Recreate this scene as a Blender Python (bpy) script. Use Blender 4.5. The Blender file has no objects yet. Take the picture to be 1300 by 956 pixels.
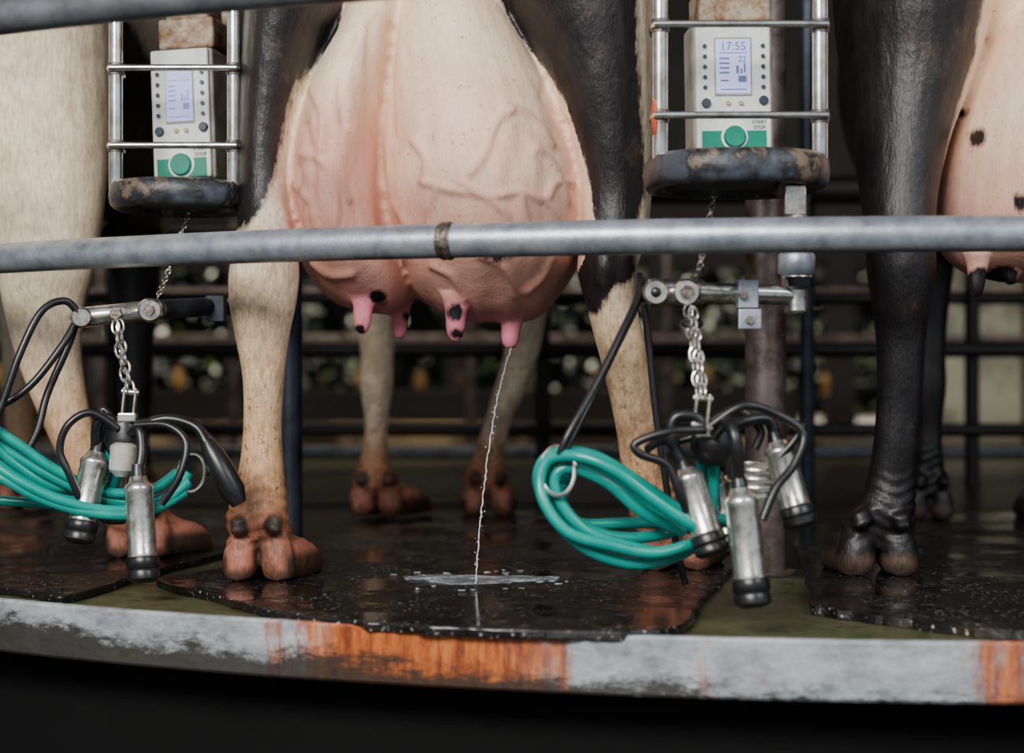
import bpy, math, random
import numpy as np
from mathutils import Vector, Matrix
random.seed(7); rng=np.random.default_rng(7)
F=2250.0; CZ=0.343
# converts image pixel coordinates + an assumed distance from the camera into world metres
def S(u,v,D): return Vector(((u-650)*D/F, D-3.0, CZ-(v-478)*D/F))
def G(u,v,z=0.0):
    D=(CZ-z)*F/(v-478); p=S(u,v,D); return (p.x,p.y)
def lin(r,g,b):
    f=lambda c:(c/255/12.92) if c/255<=0.04045 else ((c/255+0.055)/1.055)**2.4
    return (f(r),f(g),f(b),1.0)

# ------------------------------------------------------------------ materials
def newmat(name):
    m=bpy.data.materials.new(name); m.use_nodes=True
    nt=m.node_tree; b=nt.nodes["Principled BSDF"]; return m,nt,b
def noise_node(nt,scale,detail=4,rough=0.6,stretch=None,coord='Object'):
    tc=nt.nodes.new('ShaderNodeTexCoord'); n=nt.nodes.new('ShaderNodeTexNoise')
    n.inputs['Scale'].default_value=scale; n.inputs['Detail'].default_value=detail; n.inputs['Roughness'].default_value=rough
    if stretch:
        mp=nt.nodes.new('ShaderNodeMapping'); mp.inputs['Scale'].default_value=stretch
        nt.links.new(tc.outputs[coord],mp.inputs[0]); nt.links.new(mp.outputs[0],n.inputs['Vector'])
    else: nt.links.new(tc.outputs[coord],n.inputs['Vector'])
    return n.outputs['Fac']
def ramp(nt,fac,stops,interp='LINEAR'):
    r=nt.nodes.new('ShaderNodeValToRGB'); r.color_ramp.interpolation=interp
    el=r.color_ramp.elements
    while len(el)<len(stops): el.new(0.5)
    for e,(p,c) in zip(el,stops):
        e.position=p; e.color=c if len(c)==4 else (*c,1)
    nt.links.new(fac,r.inputs[0]); return r.outputs[0]
def mixc(nt,fac,a,b,mode='MIX'):
    m=nt.nodes.new('ShaderNodeMix'); m.data_type='RGBA'; m.blend_type=mode
    for s,i in ((fac,0),(a,6),(b,7)):
        if hasattr(s,'links'): nt.links.new(s,m.inputs[i])
        else: m.inputs[i].default_value=s
    return m.outputs[2]
def math_(nt,op,a,b=None,clamp=False,c=None):
    m=nt.nodes.new('ShaderNodeMath'); m.operation=op; m.use_clamp=clamp
    for i,s in enumerate((a,b,c)):
        if s is None: continue
        if hasattr(s,'links'): nt.links.new(s,m.inputs[i])
        else: m.inputs[i].default_value=s
    return m.outputs[0]
def bump(nt,b,h,strength=0.3,dist=0.002):
    n=nt.nodes.new('ShaderNodeBump'); n.inputs['Strength'].default_value=strength; n.inputs['Distance'].default_value=dist
    nt.links.new(h,n.inputs['Height']); nt.links.new(n.outputs[0],b.inputs['Normal'])
def M(name,c1,c2=None,scale=25,rough=0.5,metal=0.0,lo=0.35,hi=0.65,bmp=0.0,bscale=120,c3=None,spec=0.5,stretch=None):
    m,nt,b=newmat(name)
    b.inputs['Roughness'].default_value=rough; b.inputs['Metallic'].default_value=metal
    b.inputs['Specular IOR Level'].default_value=spec
    n=noise_node(nt,scale,5,0.65,stretch)
    st=[(lo,lin(*c1)),(hi,lin(*(c2 or c1)))]
    if c3: st.append((min(hi+0.08,0.99),lin(*c3)))
    nt.links.new(ramp(nt,n,st),b.inputs['Base Color'])
    if bmp: bump(nt,b,noise_node(nt,bscale,4),bmp,0.002)
    return m

STEEL=M('brushed_steel',(216,212,204),(120,110,98),45,0.25,0.9,0.44,0.74,0.15)
CHROME=M('stainless_rod',(226,226,222),(150,142,130),30,0.2,0.95,0.42,0.8)
GALV=M('galvanised_pipe',(176,182,190),(130,136,146),26,0.38,0.6,0.35,0.66,0.25,260,c3=(100,98,98))
GALVD=M('galvanised_dark',(120,124,130),(80,80,84),14,0.5,0.5,0.35,0.7,0.15)
WELD=M('weld_bead',(70,62,58),(130,120,112),90,0.45,0.7,0.35,0.65,0.8,150)
POST=M('weathered_post',(112,100,96),(66,50,44),16,0.42,0.5,0.4,0.62,0.2,90,c3=(92,56,36))
POSTB=M('blue_grey_post',(66,74,88),(36,36,42),12,0.4,0.4,0.35,0.65)
RUBBER=M('black_rubber',(20,20,22),(34,33,34),30,0.33,0.0,0.4,0.7,0.05)
RUBPAD=M('worn_rubber_pad',(78,84,92),(32,33,36),20,0.4,0.0,0.40,0.54,0.4,120,c3=(120,104,86))
TEAL=M('teal_hose',(0,130,120),(4,150,136),14,0.22,0.0,0.35,0.65)
PLAST=M('control_box_plastic',(214,218,214),(190,192,186),25,0.42,0.0,0.45,0.74,c3=(150,130,100))
PLASTS=M('control_box_side',(158,154,144),(116,108,96),18,0.5,0.0,0.4,0.7)
RUSTY=M('rusty_housing',(160,150,130),(124,90,60),28,0.6,0.1,0.4,0.56,c3=(84,50,30))
GREENP=M('panel_green',(0,116,94),(0,130,104),20,0.35)
BTN=M('button_dark',(40,48,60),(50,58,70),20,0.4)
BTNW=M('button_white',(225,230,228),None,20,0.4)
BTNO=M('button_olive',(170,160,90),None,20,0.4)
ORANGE=M('orange_tag',(216,84,40),(150,70,50),60,0.5)
INK=M('display_ink',(96,98,150),None,20,0.5)
INKF=M('display_ink_faint',(138,142,190),None,20,0.5)
INKB=M('print_ink',(50,80,90),None,20,0.5)
def lcd():
    m,nt,b=newmat('lcd_backlit'); b.inputs['Base Color'].default_value=lin(180,184,224)
    b.inputs['Emission Color'].default_value=lin(166,172,230); b.inputs['Emission Strength'].default_value=0.5
    b.inputs['Roughness'].default_value=0.2; return m
LCD=lcd()
GLASS=M('claw_bowl_clear',(175,170,150),(205,205,200),20,0.12,0.3)
MILK,ntm,bm=newmat('milk'); bm.inputs['Base Color'].default_value=lin(225,228,230); bm.inputs['Roughness'].default_value=0.15

def matmat():
    m,nt,b=newmat('wet_rubber_mat')
    n1=noise_node(nt,6,8,0.8); base=ramp(nt,n1,[(0.35,lin(8,8,10)),(0.54,lin(24,23,23)),(0.72,lin(62,52,42))])
    tc=nt.nodes.new('ShaderNodeTexCoord'); v=nt.nodes.new('ShaderNodeTexVoronoi'); v.inputs['Scale'].default_value=120
    nt.links.new(tc.outputs['Object'],v.inputs['Vector'])
    sp=ramp(nt,v.outputs['Distance'],[(0.2,(1,1,1,1)),(0.32,(0,0,0,1))])
    z=noise_node(nt,9,4,0.7); zz=ramp(nt,z,[(0.42,(0,0,0,1)),(0.60,(1,1,1,1))])
    z2=ramp(nt,noise_node(nt,90,1),[(0.48,(0,0,0,1)),(0.58,(1,1,1,1))])
    f=math_(nt,'MULTIPLY',math_(nt,'MULTIPLY',sp,zz),z2)
    nt.links.new(mixc(nt,f,base,lin(196,194,190)),b.inputs['Base Color'])
    wet=noise_node(nt,3.6,5,0.6)
    r=ramp(nt,wet,[(0.46,(0.04,0.04,0.04,1)),(0.55,(0.34,0.34,0.34,1)),(.72,(.55,.55,.55,1))])
    nt.links.new(r,b.inputs['Roughness'])
    bs=ramp(nt,wet,[(0.46,(0.03,0.03,0.03,1)),(0.55,(1,1,1,1))])
    h=math_(nt,'MULTIPLY',noise_node(nt,200,4,.7),bs)
    bump(nt,b,h,0.7,0.004)
    return m
MAT=matmat()
def deckmat():
    m,nt,b=newmat('algae_concrete_deck')
    c=ramp(nt,noise_node(nt,16,8,0.8),[(0.32,lin(30,24,18)),(0.43,lin(58,70,42)),(0.53,lin(92,90,62)),(0.62,lin(50,54,34)),(0.74,lin(130,72,40))])
    nt.links.new(c,b.inputs['Base Color']); b.inputs['Roughness'].default_value=0.33
    bump(nt,b,noise_node(nt,120,5),0.6,0.004); return m
DECK=deckmat()
DECKIN=M('wet_inner_deck',(24,21,19),(44,38,30),5,0.3,0,.38,.62,.4,90,c3=(70,58,42))
def fasciamat():
    m,nt,b=newmat('stained_steel_fascia')
    base=ramp(nt,noise_node(nt,10,8,0.8,(1,1,2.2)),[(0.3,lin(96,98,98)),(0.48,lin(148,154,158)),(0.68,lin(190,195,198))])
    tc=nt.nodes.new('ShaderNodeTexCoord'); sx=nt.nodes.new('ShaderNodeSeparateXYZ'); nt.links.new(tc.outputs['Object'],sx.inputs[0])
    def band(c,w):
        d=math_(nt,'ABSOLUTE',math_(nt,'SUBTRACT',sx.outputs[0],c))
        return math_(nt,'SUBTRACT',1.0,math_(nt,'DIVIDE',d,w),True)
    n=noise_node(nt,13,9,0.8,(3.0,3.0,0.5))
    r1=math_(nt,'ADD',math_(nt,'MULTIPLY',band(-0.13,0.30),0.70),math_(nt,'MULTIPLY',band(0.66,0.13),0.38))
    r1=math_(nt,'ADD',r1,math_(nt,'MULTIPLY',band(0.28,0.18),0.18))
    rr=math_(nt,'ADD',r1,math_(nt,'MULTIPLY',n,0.9))
    rf=ramp(nt,rr,[(0.64,(0,0,0,1)),(0.74,(0.8,0.8,0.8,1)),(0.88,(1,1,1,1))])
    rust=ramp(nt,noise_node(nt,24,8,0.8,(2.6,2.6,0.4)),[(0.3,lin(70,38,22)),(0.44,lin(140,66,26)),(0.55,lin(188,98,38)),(0.70,lin(206,150,96))])
    c=mixc(nt,rf,base,rust)
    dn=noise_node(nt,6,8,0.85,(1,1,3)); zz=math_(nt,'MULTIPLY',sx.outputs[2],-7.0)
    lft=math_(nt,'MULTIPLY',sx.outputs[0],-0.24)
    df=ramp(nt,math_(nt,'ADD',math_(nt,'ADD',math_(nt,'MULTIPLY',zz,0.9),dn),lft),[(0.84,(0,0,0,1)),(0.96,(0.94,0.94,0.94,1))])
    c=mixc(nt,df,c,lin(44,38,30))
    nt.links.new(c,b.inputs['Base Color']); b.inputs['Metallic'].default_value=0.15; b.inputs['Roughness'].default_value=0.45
    bump(nt,b,noise_node(nt,60,5),0.35,0.003); return m
FASCIA=fasciamat()

# ------------------------------------------------------------------ mesh builders
def crom(P,n=8,closed=False):
    P=[np.array(p,float) for p in P]; out=[]; N=len(P)
    if N<3 and not closed:
        return [P[0]+(P[1]-P[0])*t for t in np.linspace(0,1,n+1)]
    for i in range(N if closed else N-1):
        g=(lambda k:P[k%N]) if closed else (lambda k:P[max(0,min(N-1,k))])
        p0,p1,p2,p3=g(i-1),g(i),g(i+1),g(i+2)
        for k in range(n):
            t=k/n
            out.append(0.5*((2*p1)+(-p0+p2)*t+(2*p0-5*p1+4*p2-p3)*t*t+(-p0+3*p1-3*p2+p3)*t**3))
    if not closed: out.append(P[-1])
    return out
class MB:
    def __init__(s): s.v=[]; s.f=[]
    def rings(s,R,closed=False,cap=True):
        base=len(s.v); n=len(R[0])
        for r in R: s.v.extend([tuple(p) for p in r])
        K=len(R)
        for i in range(K if closed else K-1):
            a=base+i*n; b=base+((i+1)%K)*n
            for j in range(n):
                k=(j+1)%n; s.f.append((a+j,a+k,b+k,b+j))
        if cap and not closed:
            s.f.append(tuple(base+j for j in reversed(range(n))))
            s.f.append(tuple(base+(K-1)*n+j for j in range(n)))
        return s
    def tube(s,P,r,seg=12,closed=False,sm=0,cap=True):
        rr=r if isinstance(r,(list,tuple)) else [r]*len(P)
        if sm:
            Q=crom([list(p)+[q] for p,q in zip(P,rr)],sm,closed); P=[Vector(q[:3]) for q in Q]; rr=[q[3] for q in Q]
        else: P=[Vector(p) for p in P]
        N=len(P); R=[]; up=None
        for i in range(N):
            if closed: t=P[(i+1)%N]-P[i-1]
            else: t=P[min(i+1,N-1)]-P[max(i-1,0)]
            t.normalize()
            if up is None:
                up=Vector((0,0,1)) if abs(t.z)<0.9 else Vector((0,1,0))
            a=(up-t*up.dot(t))
            if a.length<1e-6: a=t.orthogonal()
            a.normalize(); up=a; b=t.cross(a)
            R.append([P[i]+(a*math.cos(2*math.pi*j/seg)+b*math.sin(2*math.pi*j/seg))*rr[i] for j in range(seg)])
        return s.rings(R,closed,cap)
    def rev(s,p0,p1,prof,seg=24):
        p0=Vector(p0); p1=Vector(p1); t=(p1-p0); L=t.length; t.normalize(); a=t.orthogonal().normalized(); b=t.cross(a)
        R=[[p0+t*(L*q)+(a*math.cos(2*math.pi*j/seg)+b*math.sin(2*math.pi*j/seg))*max(r,1e-4) for j in range(seg)] for q,r in prof]
        return s.rings(R)
    def box(s,c,sz,rot=None):
        c=Vector(c); h=Vector(sz)/2; rot=rot or Matrix.Identity(3); b=len(s.v)
        for x in(-1,1):
            for y in(-1,1):
                for z in(-1,1): s.v.append(tuple(c+rot@Vector((x*h.x,y*h.y,z*h.z))))
        for f in((0,1,3,2),(4,6,7,5),(0,4,5,1),(2,3,7,6),(0,2,6,4),(1,5,7,3)): s.f.append(tuple(b+i for i in f))
        return s
    def ball(s,c,r,seg=14,rg=8):
        c=Vector(c); r=r if isinstance(r,(tuple,list)) else (r,r,r)
        R=[]
        for i in range(rg+1):
            th=math.pi*i/rg; q=max(math.sin(th),0.02)
            R.append([(c.x+r[0]*q*math.cos(2*math.pi*j/seg),c.y+r[1]*q*math.sin(2*math.pi*j/seg),c.z-r[2]*math.cos(th)) for j in range(seg)])
        return s.rings(R)
    def prism(s,poly,z0,z1):
        b=len(s.v); n=len(poly)
        for z in(z0,z1): s.v.extend([(p[0],p[1],z) for p in poly])
        for j in range(n):
            k=(j+1)%n; s.f.append((b+j,b+k,b+n+k,b+n+j))
        s.f.append(tuple(b+j for j in reversed(range(n)))); s.f.append(tuple(b+n+j for j in range(n)))
        return s
    def obj(s,name,mat,parent=None,smooth=True,bevel=0,ang=40):
        me=bpy.data.meshes.new(name); me.from_pydata(s.v,[],s.f); me.update()
        import bmesh
        bm=bmesh.new(); bm.from_mesh(me); bmesh.ops.recalc_face_normals(bm,faces=bm.faces); bm.to_mesh(me); bm.free()
        if smooth:
            me.shade_smooth(); me.set_sharp_from_angle(angle=math.radians(ang))
        me.materials.append(mat)
        o=bpy.data.objects.new(name,me); bpy.context.scene.collection.objects.link(o)
        if parent: o.parent=parent
        if bevel:
            m=o.modifiers.new('bevel','BEVEL'); m.width=bevel; m.segments=3; m.limit_method='ANGLE'
        return o
def empty(name):
    o=bpy.data.objects.new(name,None); bpy.context.scene.collection.objects.link(o); o.empty_display_size=0.1; return o
def chain(mb,pts,L,r):
    pts=[Vector(p) for p in pts]; seg=[(pts[i+1]-pts[i]).length for i in range(len(pts)-1)]; tot=sum(seg); n=max(2,int(tot/(L*0.72)))
    def at(d):
        for i,s_ in enumerate(seg):
            if d<=s_ or i==len(seg)-1: return pts[i]+(pts[i+1]-pts[i])*(d/s_),(pts[i+1]-pts[i]).normalized()
            d-=s_
    for k in range(n):
        c,t=at(tot*(k+0.5)/n); a=t.cross(Vector((0,1,0))).normalized(); 
        if k%2: a=(a*0.35+t.cross(a)*0.94).normalized()
        else: a=(a*0.94+t.cross(a)*0.35).normalized()
        mb.tube([c+t*math.cos(q)*L*0.5+a*math.sin(q)*L*0.28 for q in np.linspace(0,2*math.pi,13)[:-1]],r,6,True)

# ------------------------------------------------------------------ platform
CX,CY=0.75,2.23
def disc(r,n=200): return [(CX+r*math.cos(2*math.pi*i/n),CY+r*math.sin(2*math.pi*i/n)) for i in range(n)]
plat=empty('rotary_platform')
MB().prism(disc(2.895),-0.075,-0.014).obj('deck',DECK,plat,ang=30)
MB().prism(disc(2.12),-0.02,-0.0095).obj('inner_deck',DECKIN,plat,ang=30)
b=MB(); n=300
R=[]
for i in range(n):
    a=2*math.pi*i/n; c,s_=math.cos(a),math.sin(a)
    R.append([(CX+r*c,CY+r*s_,z) for r,z in((2.888,-0.006),(2.902,-0.006),(2.905,-0.010),(2.905,-0.084),(2.902,-0.088),(2.888,-0.088))])
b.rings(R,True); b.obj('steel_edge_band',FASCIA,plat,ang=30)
DARK=M('dark_skirt',(5,5,5),(9,9,9),8,0.85,spec=.2)
MB().prism(disc(2.80),-0.9,-0.076).obj('skirt',DARK,plat,ang=30)

def mat_obj(pts,name='rubber_mat'):
    P=[G(u,v) for u,v in pts]
    P=crom([(x,y,0) for x,y in P],8,True)
    P=[(p[0]+random.uniform(-.004,.004),p[1]+random.uniform(-.004,.004)) for p in P]
    o=MB().prism(P,-0.0135,0.0).obj(name,MAT,None,ang=30,bevel=0.003); return o
mat_obj([(200,735),(270,722),(380,690),(470,672),(560,655),(700,650),(830,668),(935,690),(928,722),(895,755),(868,792),(800,801),(700,800),(600,797),(480,790),(400,783),(340,773),(270,754)])
mat_obj([(-160,700),(-60,675),(60,655),(170,652),(300,655),(350,662),(340,688),(280,703),(200,722),(90,755),(30,748),(-60,738),(-140,722)])
mat_obj([(1015,676),(1100,655),(1250,650),(1420,655),(1600,690),(1650,740),(1500,800),(1330,801),(1240,797),(1130,783),(1050,772),(1030,764),(1022,725)])

# milk puddle + stream
PUD,ntp,bp=newmat('diluted_milk')
c=ramp(ntp,noise_node(ntp,18,6,0.75),[(0.36,lin(84,90,98)),(0.5,lin(150,158,166)),(0.62,lin(222,226,230))]); ntp.links.new(c,bp.inputs['Base Color']); bp.inputs['Roughness'].default_value=0.1
m=MB(); x0,y0=G(606,736)
def blob(x,y,rx,ry,ph,z):
    pd=[]
    for i in range(48):
        a=2*math.pi*i/48; rr=1+0.12*math.sin(3*a+ph)+0.06*math.sin(7*a+2*ph)+.04*math.sin(12*a)
        pd.append((x+rx*rr*math.cos(a),y+ry*rr*math.sin(a)))
    m.prism(pd,0.0002,z)
blob(x0,y0,.095,.062,1,.0012); blob(x0-.07,y0+.035,.055,.035,3,.0009); blob(x0+.075,y0+.025,.055,.032,2,.0008)
for i in range(26):
    a=random.uniform(0,6.28); q=random.uniform(.10,.19); blob(x0+q*math.cos(a),y0+q*.8*math.sin(a),random.uniform(.002,.006),random.uniform(.002,.005),a,.0012)
m.obj('milk_puddle',PUD,None)
st=MB(); P=crom([S(649,442,3.1),S(640,470,3.08),S(625,540,3.03),S(612,640,2.97),S(604,741,2.93)],20)
P=[Vector(p)+Vector((random.uniform(-.0012,.0012),0,0)) for p in P]
st.tube(P,[0.0004+0.0007*abs(math.sin(i*1.9)) for i in range(len(P))],6)
for i in range(60):
    q=P[random.randrange(14,len(P))]; st.ball(q+Vector((random.gauss(0,.003),random.gauss(0,.003),random.gauss(0,.008))),random.uniform(.0005,.0014),6,4)
st.obj('milk_stream',MILK,None)

# ------------------------------------------------------------------ rails
def arcpipe(mb,R,z,r,a0,a1,n=90):
    mb.tube([(CX+R*math.cos(a),CY+R*math.sin(a),z) for a in np.linspace(math.radians(a0),math.radians(a1),n)],r,20)
gr=empty('guard_rail')
b=MB(); arcpipe(b,2.75,0.543,0.0255,180,300); b.obj('curved_pipe',GALV,gr)
xw=(563-650)*2.6/F; aw=math.degrees(math.atan2(S(563,305,2.6).y-CY,xw-CX))%360
b=MB()
for k,dr in((-0.16,.0268),(-0.08,.0285),(0,.0278),(0.1,.0288),(0.18,.0265)):
    a=math.radians(aw+k); t=Vector((-math.sin(a),math.cos(a),0)); c=Vector((CX+2.75*math.cos(a),CY+2.75*math.sin(a),0.543))
    b.tube([c-t*0.004,c-t*0.002,c+t*0.002,c+t*0.004],[dr-.002,dr,dr,dr-.002],20)
b.obj('weld_collar',WELD,gr)
ur=MB(); arcpipe(ur,3.1,0.85,0.025,180,300); ur.obj('upper_guard_rail',GALVD,None)

# ------------------------------------------------------------------ cows
def loftZ(mb,st,seg=28,n=5):
    Q=crom(st,n); R=[[(x+rx*math.cos(2*math.pi*j/seg),y+ry*math.sin(2*math.pi*j/seg),z) for j in range(seg)] for x,y,z,rx,ry in Q]; mb.rings(R)
def loftY(mb,st,seg=32,n=5):
    Q=crom(st,n); R=[[(x+rx*math.cos(2*math.pi*j/seg),y,z+rz*math.sin(2*math.pi*j/seg)) for j in range(seg)] for x,y,z,rx,rz in Q]; mb.rings(R)
def LS(rows):
    out=[]
    for uL,uR,v,D,ry in rows:
        a=S(uL,v,D); b_=S(uR,v,D); out.append(((a.x+b_.x)/2,a.y,a.z,max((b_.x-a.x)/2,0.003),ry))
    return out
FEET=[]
def hoof(mb,cx,cy,w=0.135,splay=0.0,turn=0.0):
    FEET.append((cx,cy,w))
    k=w/0.135
    for sgn in(-1,1):
        x=cx+sgn*w*0.252; t=lambda y:turn*(y+.05)+sgn*splay*(y+.05)
        mb.tube([(cx+sgn*.02,cy-.030,.105),(x-sgn*.004,cy-.042,.072),(x,cy-.046,.045),(x+sgn*.002,cy-.044,.022),(x+sgn*.002,cy-.040,.006)],[.02,.025*k,.0295*k,.0305*k,.027*k],16,sm=3)
        loftY(mb,[(x+t(y),cy+y,z,rx*k,rz) for y,z,rx,rz in((-.058,.022,.018,.018),(-.035,.026,.030,.028),(0,.030,.0325,.036),(.035,.028,.033,.036),(.075,.020,.027,.026),(.10,.010,.015,.014),(.110,.006,.004,.006))],20,4)
        mb.tube([(cx+sgn*.026*k,cy-.055,.112),(cx+sgn*.031*k,cy-.072,.098),(cx+sgn*.034*k,cy-.083,.082)],[.013,.017*k,.011],12,sm=3)
    mb.ball((cx,cy-.008,.085),(w*0.40,.05,.030)); mb.ball((cx+turn*.04,cy+.02,.062),(w*0.44,.045,.016))
def sdpoly(u,v,poly):
    P=np.array(poly,float); n=len(P); d=np.full(u.shape,1e9); ins=np.zeros(u.shape,bool)
    for i in range(n):
        a=P[i]; b_=P[(i+1)%n]; e=b_-a; wx=u-a[0]; wy=v-a[1]
        t=np.clip((wx*e[0]+wy*e[1])/(e@e+1e-9),0,1); d=np.minimum(d,np.hypot(wx-t*e[0],wy-t*e[1]))
        c=((a[1]>v)!=(b_[1]>v))&(u<(b_[0]-a[0])*(v-a[1])/(b_[1]-a[1]+1e-12)+a[0]); ins^=c
    return np.where(ins,d,-d)
def dline(u,v,L):
    d=np.full(u.shape,1e9); L=np.array(crom([(a,b_,0) for a,b_ in L],4))
    for a,b_ in zip(L[:-1],L[1:]):
        e=b_[:2]-a[:2]; wx=u-a[0]; wy=v-a[1]; t=np.clip((wx*e[0]+wy*e[1])/(e@e+1e-9),0,1); d=np.minimum(d,np.hypot(wx-t*e[0],wy-t*e[1]))
    return d
def sstep(x,a,b_):
    t=np.clip((x-a)/(b_-a),0,1); return t*t*(3-2*t)
def cowmat():
    m,nt,b=newmat('cow_hide')
    def at(n,o):
        a=nt.nodes.new('ShaderNodeAttribute'); a.attribute_name=n; return a.outputs[o]
    col=at('Col','Color'); patch=at('patch','Fac'); ud=at('ud','Fac'); dirt=at('dirt','Fac')
    mot=ramp(nt,noise_node(nt,18,7,0.75),[(0.3,(0.74,0.68,0.62,1)),(0.55,(1,1,1,1))])
    c=mixc(nt,math_(nt,'SUBTRACT',1.0,math_(nt,'MULTIPLY',ud,.55)),col,mixc(nt,1.0,col,mot,'MULTIPLY'))
    hair=ramp(nt,noise_node(nt,230,4,0.65,(1,1,0.18)),[(0.35,(0.66,0.62,0.58,1)),(0.6,(1,1,1,1))])
    c=mixc(nt,math_(nt,'SUBTRACT',1.0,math_(nt,'MULTIPLY',ud,0.8)),c,mixc(nt,1.0,c,hair,'MULTIPLY'))
    dcol=ramp(nt,noise_node(nt,30,5,0.7),[(0.35,lin(46,32,22)),(0.6,lin(118,76,46))])
    # broad stains + small manure spots
    d1=ramp(nt,noise_node(nt,17,8,0.72,(1,1,.55)),[(0.50,(0,0,0,1)),(0.58,(.75,.75,.75,1))])
    d2=ramp(nt,noise_node(nt,75,5,0.7),[(0.56,(0,0,0,1)),(0.62,(1,1,1,1))])
    dn=math_(nt,'MULTIPLY',math_(nt,'MAXIMUM',d1,d2),dirt,True)
    c=mixc(nt,dn,c,dcol)
    fr=math_(nt,'MULTIPLY',ramp(nt,noise_node(nt,120,2,0.5),[(0.66,(0,0,0,1)),(0.72,(1,1,1,1))]),math_(nt,'MULTIPLY',ud,0.55))
    c=mixc(nt,fr,c,lin(160,100,64))
    bl=ramp(nt,noise_node(nt,11,5,0.65),[(0.38,(0,0,0,1)),(0.66,(1,1,1,1))])
    c=mixc(nt,math_(nt,'MULTIPLY',math_(nt,'MULTIPLY',bl,ud),.3),c,lin(208,146,126))
    pn=math_(nt,'ADD',math_(nt,'MULTIPLY',math_(nt,'SUBTRACT',noise_node(nt,60,6,0.75,(1,1,0.4)),0.5),24.0),patch)
    pf=ramp(nt,math_(nt,'MULTIPLY_ADD',pn,0.14,False,0.5),[(0.0,(0,0,0,1)),(1.0,(1,1,1,1))])
    blk=ramp(nt,noise_node(nt,12,6,0.75),[(0.35,lin(15,13,16)),(0.58,lin(33,28,30)),(0.76,lin(78,62,54))])
    blk=mixc(nt,1.0,blk,hair,'MULTIPLY')
    c=mixc(nt,pf,c,blk); nt.links.new(c,b.inputs['Base Color'])
    r=nt.nodes.new('ShaderNodeMapRange'); r.inputs['To Min'].default_value=0.55; r.inputs['To Max'].default_value=0.38
    nt.links.new(pf,r.inputs[0]); nt.links.new(r.outputs[0],b.inputs['Roughness'])
    h1=noise_node(nt,260,4,0.65,(1,1,0.18)); h2=noise_node(nt,30,6,0.65,(1,1,.6)); h3=noise_node(nt,9,2,.5,(1,1,.45))
    hh=math_(nt,'ADD',math_(nt,'MULTIPLY',h1,0.35),math_(nt,'MULTIPLY',h2,1.0))
    hh=math_(nt,'ADD',hh,math_(nt,'MULTIPLY',h3,2.5))
    bump(nt,b,hh,0.5,0.006)
    return m
COW=cowmat()
def make_cow(name,mb,paint,vox=0.0065,smooth=4):
    me=bpy.data.meshes.new('tmp'); me.from_pydata(mb.v,[],mb.f); me.update()
    import bmesh
    bm_=bmesh.new(); bm_.from_mesh(me); bmesh.ops.recalc_face_normals(bm_,faces=bm_.faces); bm_.to_mesh(me); bm_.free()
    o=bpy.data.objects.new('tmp',me); bpy.context.scene.collection.objects.link(o)
    m=o.modifiers.new('r','REMESH'); m.mode='VOXEL'; m.voxel_size=vox; m.use_smooth_shade=True
    s_=o.modifiers.new('s','SMOOTH'); s_.factor=0.5; s_.iterations=smooth
    bpy.context.view_layer.update()
    dg=bpy.context.evaluated_depsgraph_get(); me2=bpy.data.meshes.new_from_object(o.evaluated_get(dg)); bpy.data.objects.remove(o)
    N=len(me2.vertices); co=np.empty(N*3); me2.vertices.foreach_get('co',co); co=co.reshape(-1,3)
    no=np.empty(N*3); me2.vertices.foreach_get('normal',no); no=no.reshape(-1,3)
    Dr=3.05; u=650+co[:,0]*F/Dr; v=478-(co[:,2]-CZ)*F/Dr
    col,patch,ud,dirt,disp=paint(co,no,u,v)
    x,y,z=co.T
    dark=np.zeros(N)
    for cx,cy,w in FEET:
        k=w/.135; near=(np.hypot(x-cx,y-cy)<.14)
        dq=np.sqrt(((np.abs(x-cx)-.031*k)/(.019*k))**2+((z-.092)/.024)**2)
        dark=np.maximum(dark,near*(1-sstep(dq,.7,1.1))*(y<cy-.058))
        horn=near*(1-sstep(z,.034,.052))*sstep(np.maximum(y-(cy-.045),(np.abs(x-cx)-.05*k)),-.004,.008); dark=np.maximum(dark,horn*.95)
        dark=np.maximum(dark,near*(1-sstep(z,.010,.030))*.85)
        cleft=near*(1-sstep(np.abs(x-cx),.004,.010))*(z<.07); dark=np.maximum(dark,cleft*.9)
        cr=near*sstep(z,.05,.07)*(1-sstep(z,.15,.2))
        disp=disp+cr*.0014*np.sin(z*2*math.pi/.021+2.5*np.sin(x*70+cx*9))
    col=mixn(col,L3(58,48,40),dark)
    FEET.clear()
    co=co+no*disp[:,None]; co[:,2]=np.maximum(co[:,2],0.0)
    me2.vertices.foreach_set('co',co.ravel())
    a=me2.attributes.new('Col','FLOAT_COLOR','POINT'); c4=np.ones((N,4)); c4[:,:3]=col; a.data.foreach_set('color',c4.ravel())
    for nme,arr in(('patch',patch),('ud',ud),('dirt',dirt)):
        a=me2.attributes.new(nme,'FLOAT','POINT'); a.data.foreach_set('value',arr.astype(np.float32))
    me2.materials.clear(); me2.materials.append(COW); me2.update(); me2.shade_smooth(); me2.name=name
    ob=bpy.data.objects.new(name,me2); bpy.context.scene.collection.objects.link(ob); return ob
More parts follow.
